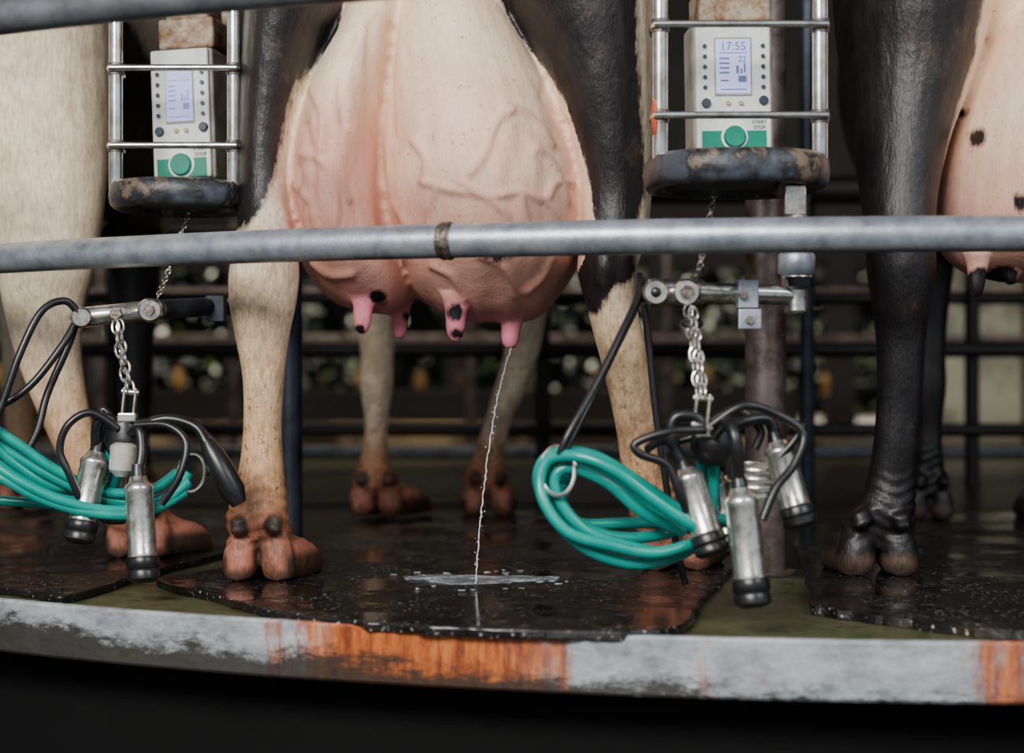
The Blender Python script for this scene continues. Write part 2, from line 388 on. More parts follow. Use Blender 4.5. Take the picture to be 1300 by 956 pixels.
def trunk(mb,x0,y0,x1,y1):
    def P(t): return x0+(x1-x0)*t/1.35, y0+t*(y1-y0)/1.35
    rows=[]
    for t,z,rx,rz in((-.06,1.22,.07,.08),(0.0,1.2,.2,.18),(.1,1.14,.27,.27),(.3,1.07,.30,.36),(.6,1.03,.34,.40),(1.0,1.01,.35,.41),(1.35,1.02,.27,.37),(1.6,1.1,.19,.29),(1.8,1.19,.13,.2),(2.02,1.3,.1,.15),(2.2,1.4,.095,.125),(2.35,1.36,.085,.11),(2.55,1.24,.06,.075),(2.66,1.18,.045,.055),(2.70,1.16,.02,.03)):
        x,y=P(t); rows.append((x,y,z,rx,rz))
    loftY(mb,rows,40,4)
    hx,hy=P(2.2)
    for sg in(-1,1): mb.tube([(hx+sg*.06,hy,1.44),(hx+sg*.13,hy-.01,1.45),(hx+sg*.2,hy-.02,1.43),(hx+sg*.23,hy-.02,1.42)],[.02,.035,.03,.008],10,sm=3)
    mb.tube([(x0,y0+.02,1.36),(x0,y0-.07,1.33),(x0,y0-.1,1.22),(x0,y0-.1,1.1)],[.035,.03,.022,.014],10,sm=3)
mixn=lambda a,b_,t:a*(1-t)[:,None]+np.array(b_)[None,:]*t[:,None]
L3=lambda *c:lin(*c)[:3]
def basepaint(co):
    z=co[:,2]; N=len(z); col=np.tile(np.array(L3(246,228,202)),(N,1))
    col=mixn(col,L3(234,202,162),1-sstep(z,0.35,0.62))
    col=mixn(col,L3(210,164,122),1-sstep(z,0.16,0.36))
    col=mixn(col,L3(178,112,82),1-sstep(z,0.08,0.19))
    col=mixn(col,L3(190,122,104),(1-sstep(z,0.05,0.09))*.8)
    dirt=np.clip(1.25-z/0.48,0.04,1.0)*.85
    return col,dirt
def hock(mb,u0,v0,D,lo=None,fwd=0.0):
    p=S(u0,v0,D); mb.ball(p,(.023,.026,.045)); mb.tube([p,p+Vector((0,.03,.12)),p+Vector((fwd,.09,.28))],[.017,.013,.03],12,sm=4)
    if lo: mb.tube([p,S(*lo)],[.014,.010],12)

# --- centre cow
mb=MB()
loftZ(mb,LS([(340,520,-330,3.2,.15),(325,505,-250,3.2,.22),(312,480,-120,3.15,.23),(309,448,0,3.12,.19),(306,408,90,3.1,.15),(304,380,180,3.07,.11),(304,372,250,3.04,.085),(300,376,300,3.0,.07),(291,380,345,2.99,.062),(291,376,385,2.99,.052),(299,367,430,2.99,.042),(308,361,480,2.99,.036),(309,358,540,3.0,.034),(304,360,590,3.0,.036),(294,364,630,3.0,.042),(287,367,660,3.0,.048),(294,370,685,3.01,.042),(303,362,700,3.02,.03)]))
loftZ(mb,LS([(560,815,-330,3.2,.15),(590,830,-250,3.2,.22),(612,838,-120,3.15,.23),(634,834,0,3.12,.19),(682,832,90,3.1,.15),(716,829,180,3.08,.11),(733,827,250,3.07,.085),(735,822,300,3.05,.07),(733,808,345,3.04,.062),(743,808,385,3.04,.052),(755,818,430,3.04,.042),(768,828,480,3.05,.038),(781,838,540,3.07,.036),(788,848,590,3.09,.038),(794,858,630,3.11,.042),(800,868,655,3.13,.048),(812,880,680,3.15,.045),(820,870,695,3.15,.03)]))
hock(mb,337,335,2.95,(336,470,2.972)); hock(mb,768,338,2.995,(790,470,3.02))
p=S(330,733,3.0); hoof(mb,p.x,0.03,0.125,.1,.22)
p=S(858,722,3.16); hoof(mb,p.x,0.20,0.135,.1,.25)
# udder
loftZ(mb,LS([(470,560,-120,3.3,.12),(455,560,-50,3.27,.2),(445,555,0,3.24,.23),(424,530,60,3.22,.25),(395,508,120,3.2,.265),(377,498,180,3.19,.275),(371,496,240,3.19,.28),(375,504,290,3.19,.27),(386,520,335,3.19,.24),(404,526,365,3.19,.19),(432,518,388,3.18,.12),(465,500,398,3.17,.05)]),36)
loftZ(mb,LS([(480,610,-120,3.3,.14),(484,624,-50,3.27,.22),(482,642,0,3.24,.25),(480,676,60,3.22,.27),(479,708,120,3.2,.285),(480,730,180,3.19,.3),(482,743,240,3.19,.305),(490,745,290,3.19,.295),(504,735,335,3.19,.265),(522,716,368,3.19,.21),(556,694,395,3.18,.14),(600,668,409,3.17,.06)]),36)
def teat(mb,u,v0,v1,D,w):
    mb.tube([S(u,v0-16,D),S(u,v0,D),S(u-1,v0+(v1-v0)*.35,D),S(u-2,v0+(v1-v0)*.75,D),S(u-2,v1,D)],[w*1.7,w*1.2,w,w*.88,w*.45],14,sm=3)
teat(mb,462,382,424,3.06,.0165); teat(mb,509,393,431,3.2,.015); teat(mb,580,388,434,3.04,.0175); teat(mb,650,408,443,3.12,.017)
trunk(mb,-.09,.02,-.19,1.36)
loftZ(mb,LS([(420,540,250,4.3,.12),(440,520,330,4.33,.09),(452,505,400,4.36,.06),(458,500,450,4.36,.05),(457,499,490,4.36,.05),(463,493,530,4.36,.037),(462,492,560,4.36,.035),(455,496,590,4.36,.038),(448,503,612,4.36,.045),(452,502,630,4.37,.04)]))
loftZ(mb,LS([(620,720,250,4.3,.12),(632,705,330,4.33,.09),(641,694,400,4.36,.06),(639,684,450,4.36,.05),(628,670,490,4.36,.05),(617,652,530,4.36,.038),(607,643,560,4.36,.036),(596,640,590,4.36,.038),(588,643,612,4.36,.045),(597,642,630,4.37,.04)]))
hoof(mb,S(478,655,4.36).x,1.40,.14,.1,.45); hoof(mb,S(620,655,4.36).x,1.40,.13,.1,0)
VEINS=[[(590,245),(620,262),(660,255),(690,262),(702,240),(728,235)],[(600,235),(618,210),(632,170),(655,152)],[(690,262),(708,285),(715,310)],[(392,205),(425,222),(450,262)],[(378,240),(400,262),(412,300)],[(540,240),(572,252),(610,258)],[(620,262),(642,282),(652,305)],[(512,330),(522,300),(505,265)],[(560,250),(548,285),(560,315)],[(640,150),(672,160),(700,190)],[(400,120),(420,160),(418,205)],[(680,200),(700,215),(720,260)],[(430,230),(436,270),(430,310)],[(610,330),(640,345),(655,375)],[(400,335),(425,352),(450,350)],[(530,190),(545,215),(540,240)],[(660,255),(668,290),(690,320)],[(550,340),(575,352),(590,380)],[(700,330),(690,350),(668,372)]]
FOLDS=[[(476,40),(474,110),(476,180),(480,240),(486,290)],[(700,100),(690,128),(706,150),(722,165)],[(385,220),(388,260),(384,300)],[(395,170),(408,220),(402,270)],[(452,60),(440,110),(446,170)],[(500,40),(496,110),(500,180)]]
def paint_c(co,no,u,v):
    col,dirt=basepaint(co); y=co[:,1]; z=co[:,2]; N=len(u)
    PL=[(200,-900),(640,-900),(480,-120),(440,-20),(433,45),(402,85),(382,115),(369,160),(361,210),(350,250),(338,282),(318,297),(290,292),(240,100)]
    PR=[(560,-900),(618,-60),(632,0),(655,45),(690,90),(714,135),(730,180),(746,240),(752,300),(726,322),(728,385),(742,402),(762,396),(772,372),(798,358),(806,345),(802,300),(818,250),(812,150),(806,50),(806,-60),(900,-900)]
    patch=np.maximum(sdpoly(u,v,PL),sdpoly(u,v,PR))
    UD=[(440,-150),(436,40),(400,100),(380,150),(366,240),(372,300),(385,350),(430,410),(440,450),(690,460),(720,380),(745,330),(752,250),(735,180),(715,130),(660,40),(634,0),(620,-150)]
    ud=sstep(sdpoly(u,v,UD),-6,14)*(y<0.75)*(1-sstep(y,.55,.75))*(z>.36)
    uc=np.tile(np.array(L3(244,220,190)),(N,1))
    uc=mixn(uc,L3(240,202,178),sstep(v,60,200))
    uc=mixn(uc,L3(232,176,156),sstep(v,220,330))
    uc=mixn(uc,L3(226,164,148),(1-sstep(u,440,500))*sstep(v,100,200)*.85)
    uc=mixn(uc,L3(216,144,132),sstep(v,350,400)*.6)
    for (a,b_,w_,h_) in((462,404,24,36),(509,414,22,30),(580,412,26,34),(650,428,24,28)):
        m_=np.exp(-(((u-a)/w_)**2+((v-b_)/h_)**2)*1.5); uc=mixn(uc,L3(236,134,160),np.clip(m_*1.7,0,1))
    vd=np.full(N,1e9)
    for L in VEINS: vd=np.minimum(vd,dline(u,v,L))
    fd=np.full(N,1e9)
    for L in FOLDS: fd=np.minimum(fd,dline(u,v,L))
    rear=(no[:,1]<0.2)
    disp=(0.0060*np.exp(-(vd/4.8)**2)-0.006*np.exp(-(fd/6)**2))*ud*rear
    disp=disp+ud*rear*.0012*np.sin(u*.16+1.5*np.sin(v*.03))*sstep(v,80,180)
    uc=mixn(uc,L3(196,134,124),0.42*np.exp(-(vd/4.5)**2))
    col=col*(1-ud)[:,None]+uc*ud[:,None]
    sp=np.full(N,-1e9)
    for a,b_,ra,rb in((480,377,12,9),(455,420,9,8),(579,397,11,13),(582,425,10,7),(509,398,5,6),(632,330,17,9)):
        sp=np.maximum(sp,(1-np.sqrt(((u-a)/ra)**2+((v-b_)/rb)**2))*min(ra,rb)*(1 if a!=632 else .5))
    sp=np.where(no[:,1]<0.35,sp,-20)
    patch=np.where(ud>.5,np.maximum(sp*1.6-1,-20),patch)
    patch=np.where((ud<=.5)&(ud>0.02)&(patch<2),np.minimum(patch,-6),patch)
    tr=40*np.sin(5*co[:,0]+4*y)*np.cos(3.1*y+z*4)
    w=sstep(y,.45,.7); patch=patch*(1-w)+tr*w
    fl=(z<.62)&(y>.9)
    patch=np.where(fl,-30,patch)
    col=np.where(fl[:,None],mixn(col,L3(246,228,200),sstep(z,.14,.26)*.85),col)
    dirt=dirt*(1-ud*.9)
    return col,patch,ud,dirt,disp
make_cow('dairy_cow',mb,paint_c,0.0048,3)

# --- right cow
mb=MB()
RL=[(1100,1300,-330,3.3,.15),(1080,1300,-250,3.27,.22),(1062,1285,-120,3.24,.24),(1060,1258,0,3.2,.2),(1069,1236,90,3.18,.16),(1082,1206,170,3.14,.12),(1092,1190,240,3.1,.09),(1099,1186,300,3.07,.072),(1101,1188,345,3.06,.064),(1107,1181,390,3.06,.052),(1112,1175,430,3.07,.042),(1113,1171,500,3.07,.037),(1109,1166,560,3.07,.035),(1100,1163,610,3.08,.04),(1085,1162,645,3.08,.046),(1077,1161,672,3.09,.045),(1088,1150,695,3.09,.03)]
loftZ(mb,LS(RL)); ax=1372
loftZ(mb,LS([(2*ax-b_,2*ax-a,v,D,r) for a,b_,v,D,r in RL]))
hock(mb,1147,335,3.02,(1140,450,3.045)); hock(mb,2*ax-1147,335,3.02,(2*ax-1140,450,3.045))
hoof(mb,S(1112,728,3.08).x,.11,.146,.12,0); hoof(mb,S(2*ax-1110,728,3.08).x,.11,.146,.12,0)
loftZ(mb,LS([(1290,1460,-60,3.3,.2),(1255,1490,20,3.25,.24),(1225,1520,100,3.22,.26),(1203,1542,180,3.2,.27),(1191,1553,240,3.2,.27),(1190,1554,285,3.2,.26),(1199,1545,320,3.2,.22),(1225,1515,345,3.2,.14),(1270,1470,358,3.2,.06)]),36)
teat(mb,1241,335,378,3.05,.0165); teat(mb,1285,335,362,3.12,.015); teat(mb,1450,335,372,3.05,.015); teat(mb,1400,335,362,3.12,.014)
trunk(mb,S(ax,0,3.1).x,.1,1.13,1.4)
for um in(1178,1330):
    loftZ(mb,LS([(um-50,um+50,240,4.2,.12),(um-34,um+34,330,4.24,.08),(um-25,um+25,400,4.24,.055),(um-22,um+22,450,4.24,.05),(um-23,um+23,490,4.24,.05),(um-18,um+18,540,4.24,.036),(um-19,um+19,580,4.24,.036),(um-23,um+23,610,4.25,.04),(um-20,um+20,628,4.25,.04)]))
    hoof(mb,S(um,655,4.25).x,1.28,.12,.1,.1)
def paint_r(co,no,u,v):
    col,dirt=basepaint(co); y=co[:,1]; N=len(u); z=co[:,2]
    UP=[(1262,-300),(1250,0),(1243,60),(1222,130),(1205,200),(1195,260),(1150,330),(1180,420),(1560,420),(1600,250),(1500,0),(1480,-300)]
    s_=sdpoly(u,v,UP); ud=sstep(s_,-4,10)*(z>.38)*(1-sstep(y,.6,.8))
    leg=(u<1196)&(v>235)&(y<.14)
    leg2=(u>1560)&(v>235)
    ud=np.where(leg|leg2,0,ud)
    patch=-s_; 
    for a,b_,ra,rb in((1247,172,7,12),(1240,132,5,6),(1284,260,7,14),(1243,364,22,24),(1287,352,18,18),(1262,300,5,6)):
        patch=np.maximum(patch,(1-np.sqrt(((u-a)/ra)**2+((v-b_)/rb)**2))*min(ra,rb)*1.4)
    patch=np.where(leg|leg2,30,patch)
    uc=np.tile(np.array(L3(244,218,192)),(N,1)); uc=mixn(uc,L3(226,172,154),sstep(v,120,300))
    col=col*(1-ud)[:,None]+uc*ud[:,None]
    w=sstep(y,.5,.75); patch=patch*(1-w)+(30+20*np.sin(4*y))*w
    low=1-sstep(z,.02,.06)
    patch=np.where(z<.06,9-13*low,patch)
    col=mixn(col,L3(92,78,66),(1-sstep(z,.06,.12))*.97)
    return col,patch,ud,dirt*.6*(1-ud*.8),np.zeros(N)
make_cow('dairy_cow',mb,paint_r,0.0055,3)

# --- left cow
mb=MB()
LL=[(-140,90,-330,3.5,.15),(-150,140,-250,3.5,.22),(-120,146,-120,3.48,.24),(-85,142,0,3.46,.21),(-62,141,90,3.45,.17),(-42,139,170,3.43,.14),(-25,134,240,3.4,.11),(-12,127,300,3.38,.085),(-3,119,345,3.36,.072),(5,107,390,3.36,.058),(17,103,440,3.36,.046),(38,110,500,3.36,.04),(60,122,550,3.36,.038),(84,142,600,3.36,.04),(108,168,635,3.36,.044),(130,192,660,3.36,.048),(150,200,680,3.37,.03)]
ax=-190
loftZ(mb,LS(LL)); loftZ(mb,LS([(2*ax-b_,2*ax-a,v,D,r) for a,b_,v,D,r in LL]))
hock(mb,55,338,3.31,(62,450,3.33)); 
hoof(mb,S(176,708,3.36).x,.41,.13,.1,.4); hoof(mb,S(2*ax-183,708,3.36).x,.41,.14)
loftZ(mb,LS([(-270,-110,-60,3.6,.2),(-310,-70,20,3.6,.24),(-330,-50,100,3.55,.26),(-345,-35,180,3.55,.27),(-350,-30,240,3.55,.27),(-335,-45,310,3.55,.22),(-290,-90,345,3.55,.12),(-240,-140,358,3.55,.05)]),36)
for tu in(-290,-240,-140,-90): teat(mb,tu,345,380,3.5,.015)
trunk(mb,S(ax,0,3.4).x,.35,-1.08,1.6)
for um in(25,172):
    loftZ(mb,LS([(um-55,um+50,240,4.5,.12),(um-38,um+34,330,4.5,.08),(um-26,um+26,400,4.5,.055),(um-22,um+22,450,4.5,.05),(um-22,um+22,490,4.5,.05),(um-18,um+18,540,4.5,.036),(um-19,um+19,580,4.5,.036),(um-23,um+23,605,4.5,.04),(um-20,um+20,622,4.5,.04)]))
    hoof(mb,S(um,650,4.49).x,1.54,.12)
def paint_l(co,no,u,v):
    col,dirt=basepaint(co); y=co[:,1]; N=len(u); z=co[:,2]; x=co[:,0]
    patch=np.full(N,-30.0)
    f=(y>1.1)&(x>-1.13)&(z<.75); patch=np.where(f,30*sstep(z,.1,.16)-4,patch)
    col=mixn(col,L3(248,230,200),sstep(z,.25,.5))
    w=sstep(y,.7,.9)*(z>.7); patch=patch*(1-w)+(30*np.sin(4*y+5*z))*w
    return col,patch,np.zeros(N),dirt*.7,np.zeros(N)
make_cow('dairy_cow',mb,paint_l,0.0065,4)

# ------------------------------------------------------------------ milking points
def txt(body,size,loc,parent,mat,yaw=0,name='lettering'):
    c=bpy.data.curves.new(name,'FONT'); c.body=body; c.size=size; c.align_x='CENTER'; c.align_y='CENTER'; c.extrude=0.0002
    o=bpy.data.objects.new(name,c); bpy.context.scene.collection.objects.link(o); o.data.materials.append(mat)
    o.rotation_euler=(math.radians(90),0,yaw); o.location=loc; o.parent=parent; return o
def control_unit(uc,vt,vb,w,D,yaw,tilt=0,clock=True):
    E=empty('milking_control_unit'); k=D/F
    loc=S(uc,vb,D); E.location=loc; E.rotation_euler=(0,tilt,yaw)
    W=w*k; H=(vb-vt)*k
    MB().box((0,.045,H/2),(W,.09,H)).obj('housing',PLASTS,E,False,0.006)
    MB().box((-.001,-.004,H/2),(W*.93,.012,H*.985)).obj('front_panel',PLAST,E,False,0.004)
    f=-.0105
    s=H/165.0
    X=lambda a:a*W/100; Z=lambda b_:H-b_*s
    MB().box((X(-1),f,Z(58)),(X(46),.003,74*s)).obj('lcd_bezel',PLASTS,E,False,.001)
    MB().box((X(-1),f-.0015,Z(58)),(X(43),.003,69*s)).obj('lcd_screen',LCD,E,False,.0008)
    if clock:
        txt('17:55',15*s,(X(-1),f-.0033,Z(33)),E,INK,name='clock_digits')
        txt('22',11*s,(X(10),f-.0033,Z(49)),E,INK,name='stall_digits')
    b=MB()
    for (a,c_,ww,hh) in((-12,48,12,2),(-12,54,12,2),(-12,60,12,2),(-12,66,12,2),(4,62,3,10),(9,64,2,6),(13,60,2,12),(10,74,10,8),(-12,76,10,2),(-1,87,32,1.2),(-1,41,34,1)):
        b.box((X(a),f-.0033,Z(c_)),(X(ww),.0006,hh*s))
    b.obj('lcd_figures',INK if clock else INKF,E,False)
    b=MB()
    for i in range(5):
        for a in(-36,36): b.rev((X(a),f+.001,Z(32+i*13)),(X(a),f-.003,Z(32+i*13)),[(0,2.6*s),(1,2.6*s)],12)
    b.obj('indicator_leds',BTN,E)
    b=MB()
    for a,c_ in((-35,104),(36,101)): b.rev((X(a),f+.001,Z(c_)),(X(a),f-.006,Z(c_)),[(0,6*s),(.7,6*s),(1,5*s)],16)
    b.obj('round_buttons',BTN,E)
    b=MB()
    for a in(-8,8): b.rev((X(a),f+.001,Z(104)),(X(a),f-.004,Z(104)),[(0,3.2*s),(1,2.8*s)],12)
    b.obj('membrane_keys',BTNO,E)
    MB().box((X(-1),f,Z(151)),(X(80),.0035,24*s)).obj('green_strip',GREENP,E,False,.001)
    MB().rev((X(-1),f,Z(147)),(X(-1),f-.003,Z(147)),[(0,17*s),(1,17*s)],32).obj('button_surround',BTNW,E)
    MB().rev((X(-1),f-.002,Z(147)),(X(-1),f-.010,Z(147)),[(0,14*s),(.7,14*s),(1,12.5*s)],32).obj('start_stop_button',GREENP,E)
    txt('START',6.5*s,(X(30),f-.0018,Z(128)),E,INKB,name='start_label'); txt('STOP',6.5*s,(X(30),f-.0018,Z(135)),E,INKB,name='stop_label')
    MB().box((X(5),.06,H+.03),(W*.9,.10,.055)).obj('upper_housing',RUSTY,E,False,0.006)
    MB().box((X(5),.06,H+.11),(W*.7,.08,.11)).obj('mounting_bracket',RUSTY,E,False,0.006)
    MB().tube([(0,.07,H+.15),(0,.07,H+.75)],.02,14).obj('hanger_tube',GALVD,E)
    return E
def guard(u0,u1,D,hr,vpad,padw,padh,thick,tag=False,rr=.0118):
    E=empty('control_unit_guard'); zt=1.45
    a=S(u0,vpad-8,D); b_=S(u1,vpad-8,D)
    m=MB()
    for q in(a,b_): m.tube([(q.x,q.y,q.z),(q.x,q.y,zt)],rr,16)
    m.tube([(a.x,a.y,zt),(b_.x,b_.y,zt)],.011,12)
    for v in hr:
        z=S(0,v,D).z; m.tube([(a.x-.004,a.y+.07,z),(a.x-.010,a.y+.02,z),(a.x-.006,a.y-.010,z),(a.x+.012,a.y-.016,z),(b_.x-.012,b_.y-.016,z),(b_.x+.006,b_.y-.010,z),(b_.x+.010,b_.y+.02,z),(b_.x+.004,b_.y+.07,z)],.0058,10,sm=3)
    m.obj('tubular_frame',CHROME,E)
    m=MB()
    for q in(a,b_):
        for v in hr:
            z=S(0,v,D).z; m.tube([(q.x,q.y,z-.010),(q.x,q.y,z+.010)],rr+.0022,16)
    m.obj('frame_clips',WELD,E)
    if tag:
        z=S(0,150,D).z; m=MB(); m.ball((a.x-.008,a.y-.002,z),(.0058,.0125,.032)); m.obj('orange_tag',ORANGE,E)
    c=(a+b_)/2; z=a.z; rx=padw*D/F/2; ry=padh; T=thick
    R=[]; n=60
    for i in range(n):
        t=2*math.pi*i/n; ct,stt=math.cos(t),math.sin(t)
        ex=math.copysign(abs(ct)**.8,ct); ey=math.copysign(abs(stt)**.8,stt)
        ring=[]
        for j in range(12):
            q=2*math.pi*j/12; dr=.020*math.copysign(abs(math.cos(q))**.7,math.cos(q)); dz=T*math.copysign(abs(math.sin(q))**.7,math.sin(q))
            ring.append((c.x+(rx-.02+dr)*ex,c.y+.06+(ry-.02+dr)*ey,z+dz))
        R.append(ring)
    MB().rings(R,True).obj('rubber_bumper_ring',RUBPAD,E,ang=60)
    MB().prism([(c.x+(rx-.024)*math.cos(2*math.pi*i/40),c.y+.06+(ry-.024)*math.sin(2*math.pi*i/40)) for i in range(40)],z-.012,z-.004).obj('tray_plate',GALVD,E,ang=30)
    return E
control_unit(932,28,193,103,2.80,math.radians(3),math.radians(-1))
guard(838,1041,2.68,(33,148),224,238,.155,.026,True)
control_unit(235,62,228,82,3.15,math.radians(-10),math.radians(-2),False)
guard(147,297,3.02,(88,186),255,178,.14,.024)

def hexbolt(mb,c,r=.009): mb.rev(Vector(c)+Vector((0,.004,0)),Vector(c)+Vector((0,-.008,0)),[(0,r),(1,r)],6)
E=empty('cluster_support_arm'); D=2.62
m=MB(); m.rev(S(822,371,D-.01),S(893,371,D+.01),[(0,.017),(.03,.0195),(.97,.0195),(1,.016)],24)
m.rev(S(833,371,D-.035),S(833,371,D+.02),[(0,.016),(.1,.0205),(.9,.0205),(1,.018)],24)
m.rev(S(872,371,D-.035),S(872,371,D+.02),[(0,.017),(.1,.02),(.9,.02),(1,.018)],24)
m.obj('swivel_head',STEEL,E)
m=MB(); m.tube([S(885,371,D),S(1004,375,D+.04)],.0155,20); m.obj('arm_tube',STEEL,E)
m=MB(); m.box(S(948,374,D+.005),(.03,.042,.042)); m.box(S(952,405,D-.01),(.034,.006,.03)); m.obj('pipe_clamp',GALV,E,False,.002)
m=MB(); hexbolt(m,S(872,371,D-.037),.011); hexbolt(m,S(951,406,D-.014),.006); hexbolt(m,S(943,374,D-.02),.006); m.obj('bolts',WELD,E)
m=MB(); m.ball(S(833,371,D-.034),(.008,.004,.008)); m.obj('pin_centre',RUBBER,E)
m=MB(); m.rev(S(1011,322,2.66),S(1011,352,2.66),[(0,.026),(.1,.028),(.8,.028),(1,.022)],24); m.obj('actuator_collar',GALV,E)
m=MB(); m.rev(S(1011,262,2.66),S(1011,400,2.66),[(0,.015),(.35,.015),(.36,.02),(.62,.02),(.64,.024),(.74,.024),(.76,.016),(.97,.018),(1,.012)],24); m.box(S(1008,255,2.66),(.032,.03,.045)); m.obj('lift_cylinder',STEEL,E,bevel=.002)
m=MB(); m.rev(S(1014,352,2.655),S(1014,364,2.655),[(0,.0235),(1,.022)],24); m.obj('cylinder_seal',RUBBER,E)
m=MB(); chain(m,[S(908,242,2.72),S(898,290,2.7),S(888,340,2.64),S(878,358,2.6)],.014,.0015); m.obj('light_chain',STEEL,E)
E=empty('support_post'); m=MB()
px=S(972,0,3.19); m.tube([(px.x,.19,-.013),(px.x,.19,1.6)],.037,24); m.obj('post_tube',POST,E)
m=MB(); m.prism([(px.x+.055*math.cos(a),.19+.055*math.sin(a)) for a in np.linspace(0,2*math.pi,25)[:-1]],-.0138,-.004); m.obj('base_flange',POST,E)
m=MB(); m.tube([(px.x,.19,S(0,375,3.19).z),S(1011,375,2.68)],.013,12); m.tube([(px.x,.19,S(0,240,3.19).z),S(1000,240,2.68)],.014,12); m.obj('outrigger_brackets',POST,E)
E=empty('support_post'); m=MB(); px=S(369,0,3.82).x; m.tube([(px,.82,-.013),(px,.82,1.6)],.026,20); m.obj('post_tube',POSTB,E)
E=empty('support_post'); m=MB(); px=S(1025,0,4.7).x; m.tube([(px,1.7,-.013),(px,1.7,1.6)],.02,16); m.obj('post_tube',POSTB,E)

E=empty('cluster_support_arm'); D=2.9
m=MB(); m.rev(S(98,404,D-.02),S(205,392,D+.02),[(0,.014),(.03,.0165),(.97,.0165),(1,.014)],24)
m.rev(S(103,403,D-.045),S(103,403,D+.01),[(0,.014),(.1,.0175),(.9,.0175),(1,.015)],24)
m.rev(S(190,394,D-.035),S(190,394,D+.02),[(0,.016),(.1,.02),(.9,.02),(1,.016)],24); m.obj('swivel_head',STEEL,E)
m=MB(); hexbolt(m,S(148,398,D-.02),.010); hexbolt(m,S(190,394,D-.037),.009); m.obj('bolts',WELD,E)
m=MB(); m.tube([S(200,393,D+.02),S(292,388,3.25)],.0165,16); m.box(S(275,392,3.15),(.03,.04,.045)); m.obj('arm_tube',POSTB,E)
m=MB(); m.tube([S(285,389,3.2),(S(366,0,3.82).x,.82,S(0,389,3.2).z)],.015,12); m.obj('outrigger_bracket',POSTB,E)
m=MB(); chain(m,[S(240,272,3.05),S(222,315,3.0),S(212,350,2.96),S(200,378,2.9)],.015,.0015); m.obj('light_chain',STEEL,E)

def shell(E,pt,pb,i,rs=.0215):
    pt=Vector(pt); pb=Vector(pb)
    MB().rev(pt,pb,[(.05,.013),(.10,.0165),(.13,rs),(.17,rs+.0012),(.19,rs),(.74,rs),(.76,rs+.001),(.80,rs*.95)],28).obj('cup_shell_%d'%i,STEEL,E)
    MB().rev(pt,pb,[(-.06,.009),(.02,.0115),(.08,.0135),(.11,.012)],20).obj('liner_tail_%d'%i,RUBBER,E)
    MB().rev(pt,pb,[(.765,rs+.0015),(.79,rs+.0035),(.86,rs+.0035),(.88,rs+.001),(.90,rs+.003),(.96,rs+.0025),(.99,rs-.003),(1.0,rs-.008),(.985,rs-.012)],28).obj('liner_mouthpiece_%d'%i,RUBBER,E)
def tubes(E,name,mat,lists,r,seg=14):
    m=MB()
    for L in lists: m.tube([S(*p) for p in L],r,seg,sm=8)
    m.obj(name,mat,E)
def latch(E,u,v,D,tilt):
    R3=Matrix.Rotation(tilt,3,'Y'); c=S(u,v,D); m=MB()
    m.box(c+R3@Vector((-.009,0,0)),(.0035,.012,.05),R3); m.box(c+R3@Vector((.009,0,0)),(.0035,.012,.05),R3)
    m.box(c+R3@Vector((0,0,-.022)),(.026,.014,.010),R3); m.rev(c+R3@Vector((-.014,0,.018)),c+R3@Vector((.014,0,.018)),[(0,.005),(1,.005)],10)
    m.obj('hanger_latch',STEEL,E,bevel=.0008)
E=empty('milking_cluster')
shell(E,S(868,590,2.5),S(906,706,2.47),1); shell(E,S(938,612,2.44),S(957,772,2.42),2,.0225); shell(E,S(984,555,2.52),S(1018,670,2.5),3); shell(E,S(912,600,2.62),S(925,705,2.6),4)
m=MB(); m.rev(S(905,532,2.52),S(908,592,2.52),[(0,.012),(.1,.028),(.45,.034),(.6,.034),(.9,.024),(1,.012)],24); m.obj('claw_top',RUBBER,E)
m=MB(); m.rev(S(958,588,2.56),S(965,640,2.56),[(0,.02),(.1,.031),(.8,.031),(1,.02)],28); m.obj('claw_bowl',GLASS,E)
m=MB()
for vv in(592,603,614): 
    c=S(962,vv,2.55); m.tube([c+Vector((.034*math.cos(a),.034*math.sin(a),.004*math.sin(a))) for a in np.linspace(0,2*math.pi,25)[:-1]],.0026,8,True)
m.obj('bowl_clips',STEEL,E)
latch(E,891,522,2.5,math.radians(6))
m=MB(); m.box(S(898,548,2.49),(.034,.02,.018)); m.obj('claw_bracket',STEEL,E,False,.003)
tubes(E,'short_milk_tubes',RUBBER,[
 [(898,552,2.5),(884,530,2.5),(858,530,2.5),(852,556,2.5),(866,588,2.5)],
 [(908,550,2.48),(924,536,2.45),(934,560,2.43),(938,610,2.44)],
 [(915,548,2.5),(950,534,2.51),(976,534,2.52),(985,556,2.52)],
 [(905,560,2.55),(915,570,2.6),(913,600,2.62)]],.0088)
tubes(E,'pulse_tubes',RUBBER,[
 [(896,546,2.47),(850,548,2.46),(808,562,2.46),(812,576,2.46),(846,590,2.47),(862,622,2.47),(872,650,2.475)],
 [(903,540,2.46),(945,515,2.46),(990,528,2.47),(1020,552,2.47),(1008,590,2.46),(985,620,2.45),(968,660,2.44)],
 [(900,536,2.53),(935,520,2.53),(965,545,2.53),(958,570,2.53)],
 [(1000,545,2.5),(1018,542,2.5),(1008,560,2.5),(990,580,2.5)],
 [(895,550,2.52),(860,560,2.53),(838,560,2.52),(822,570,2.5)]],.0062)
m=MB(); chain(m,[S(873,388,2.57),S(880,440,2.53),S(888,505,2.5)],.024,.0021); chain(m,[S(879,392,2.56),S(885,440,2.53),S(894,505,2.5)],.024,.0021); m.obj('hanging_chain',STEEL,E)
m=MB(); m.tube([S(868,410,2.56),S(878,414,2.55),S(888,410,2.56)],.006,8,sm=3); m.obj('chain_grip',RUBBER,E)
E=empty('teal_milk_hose')
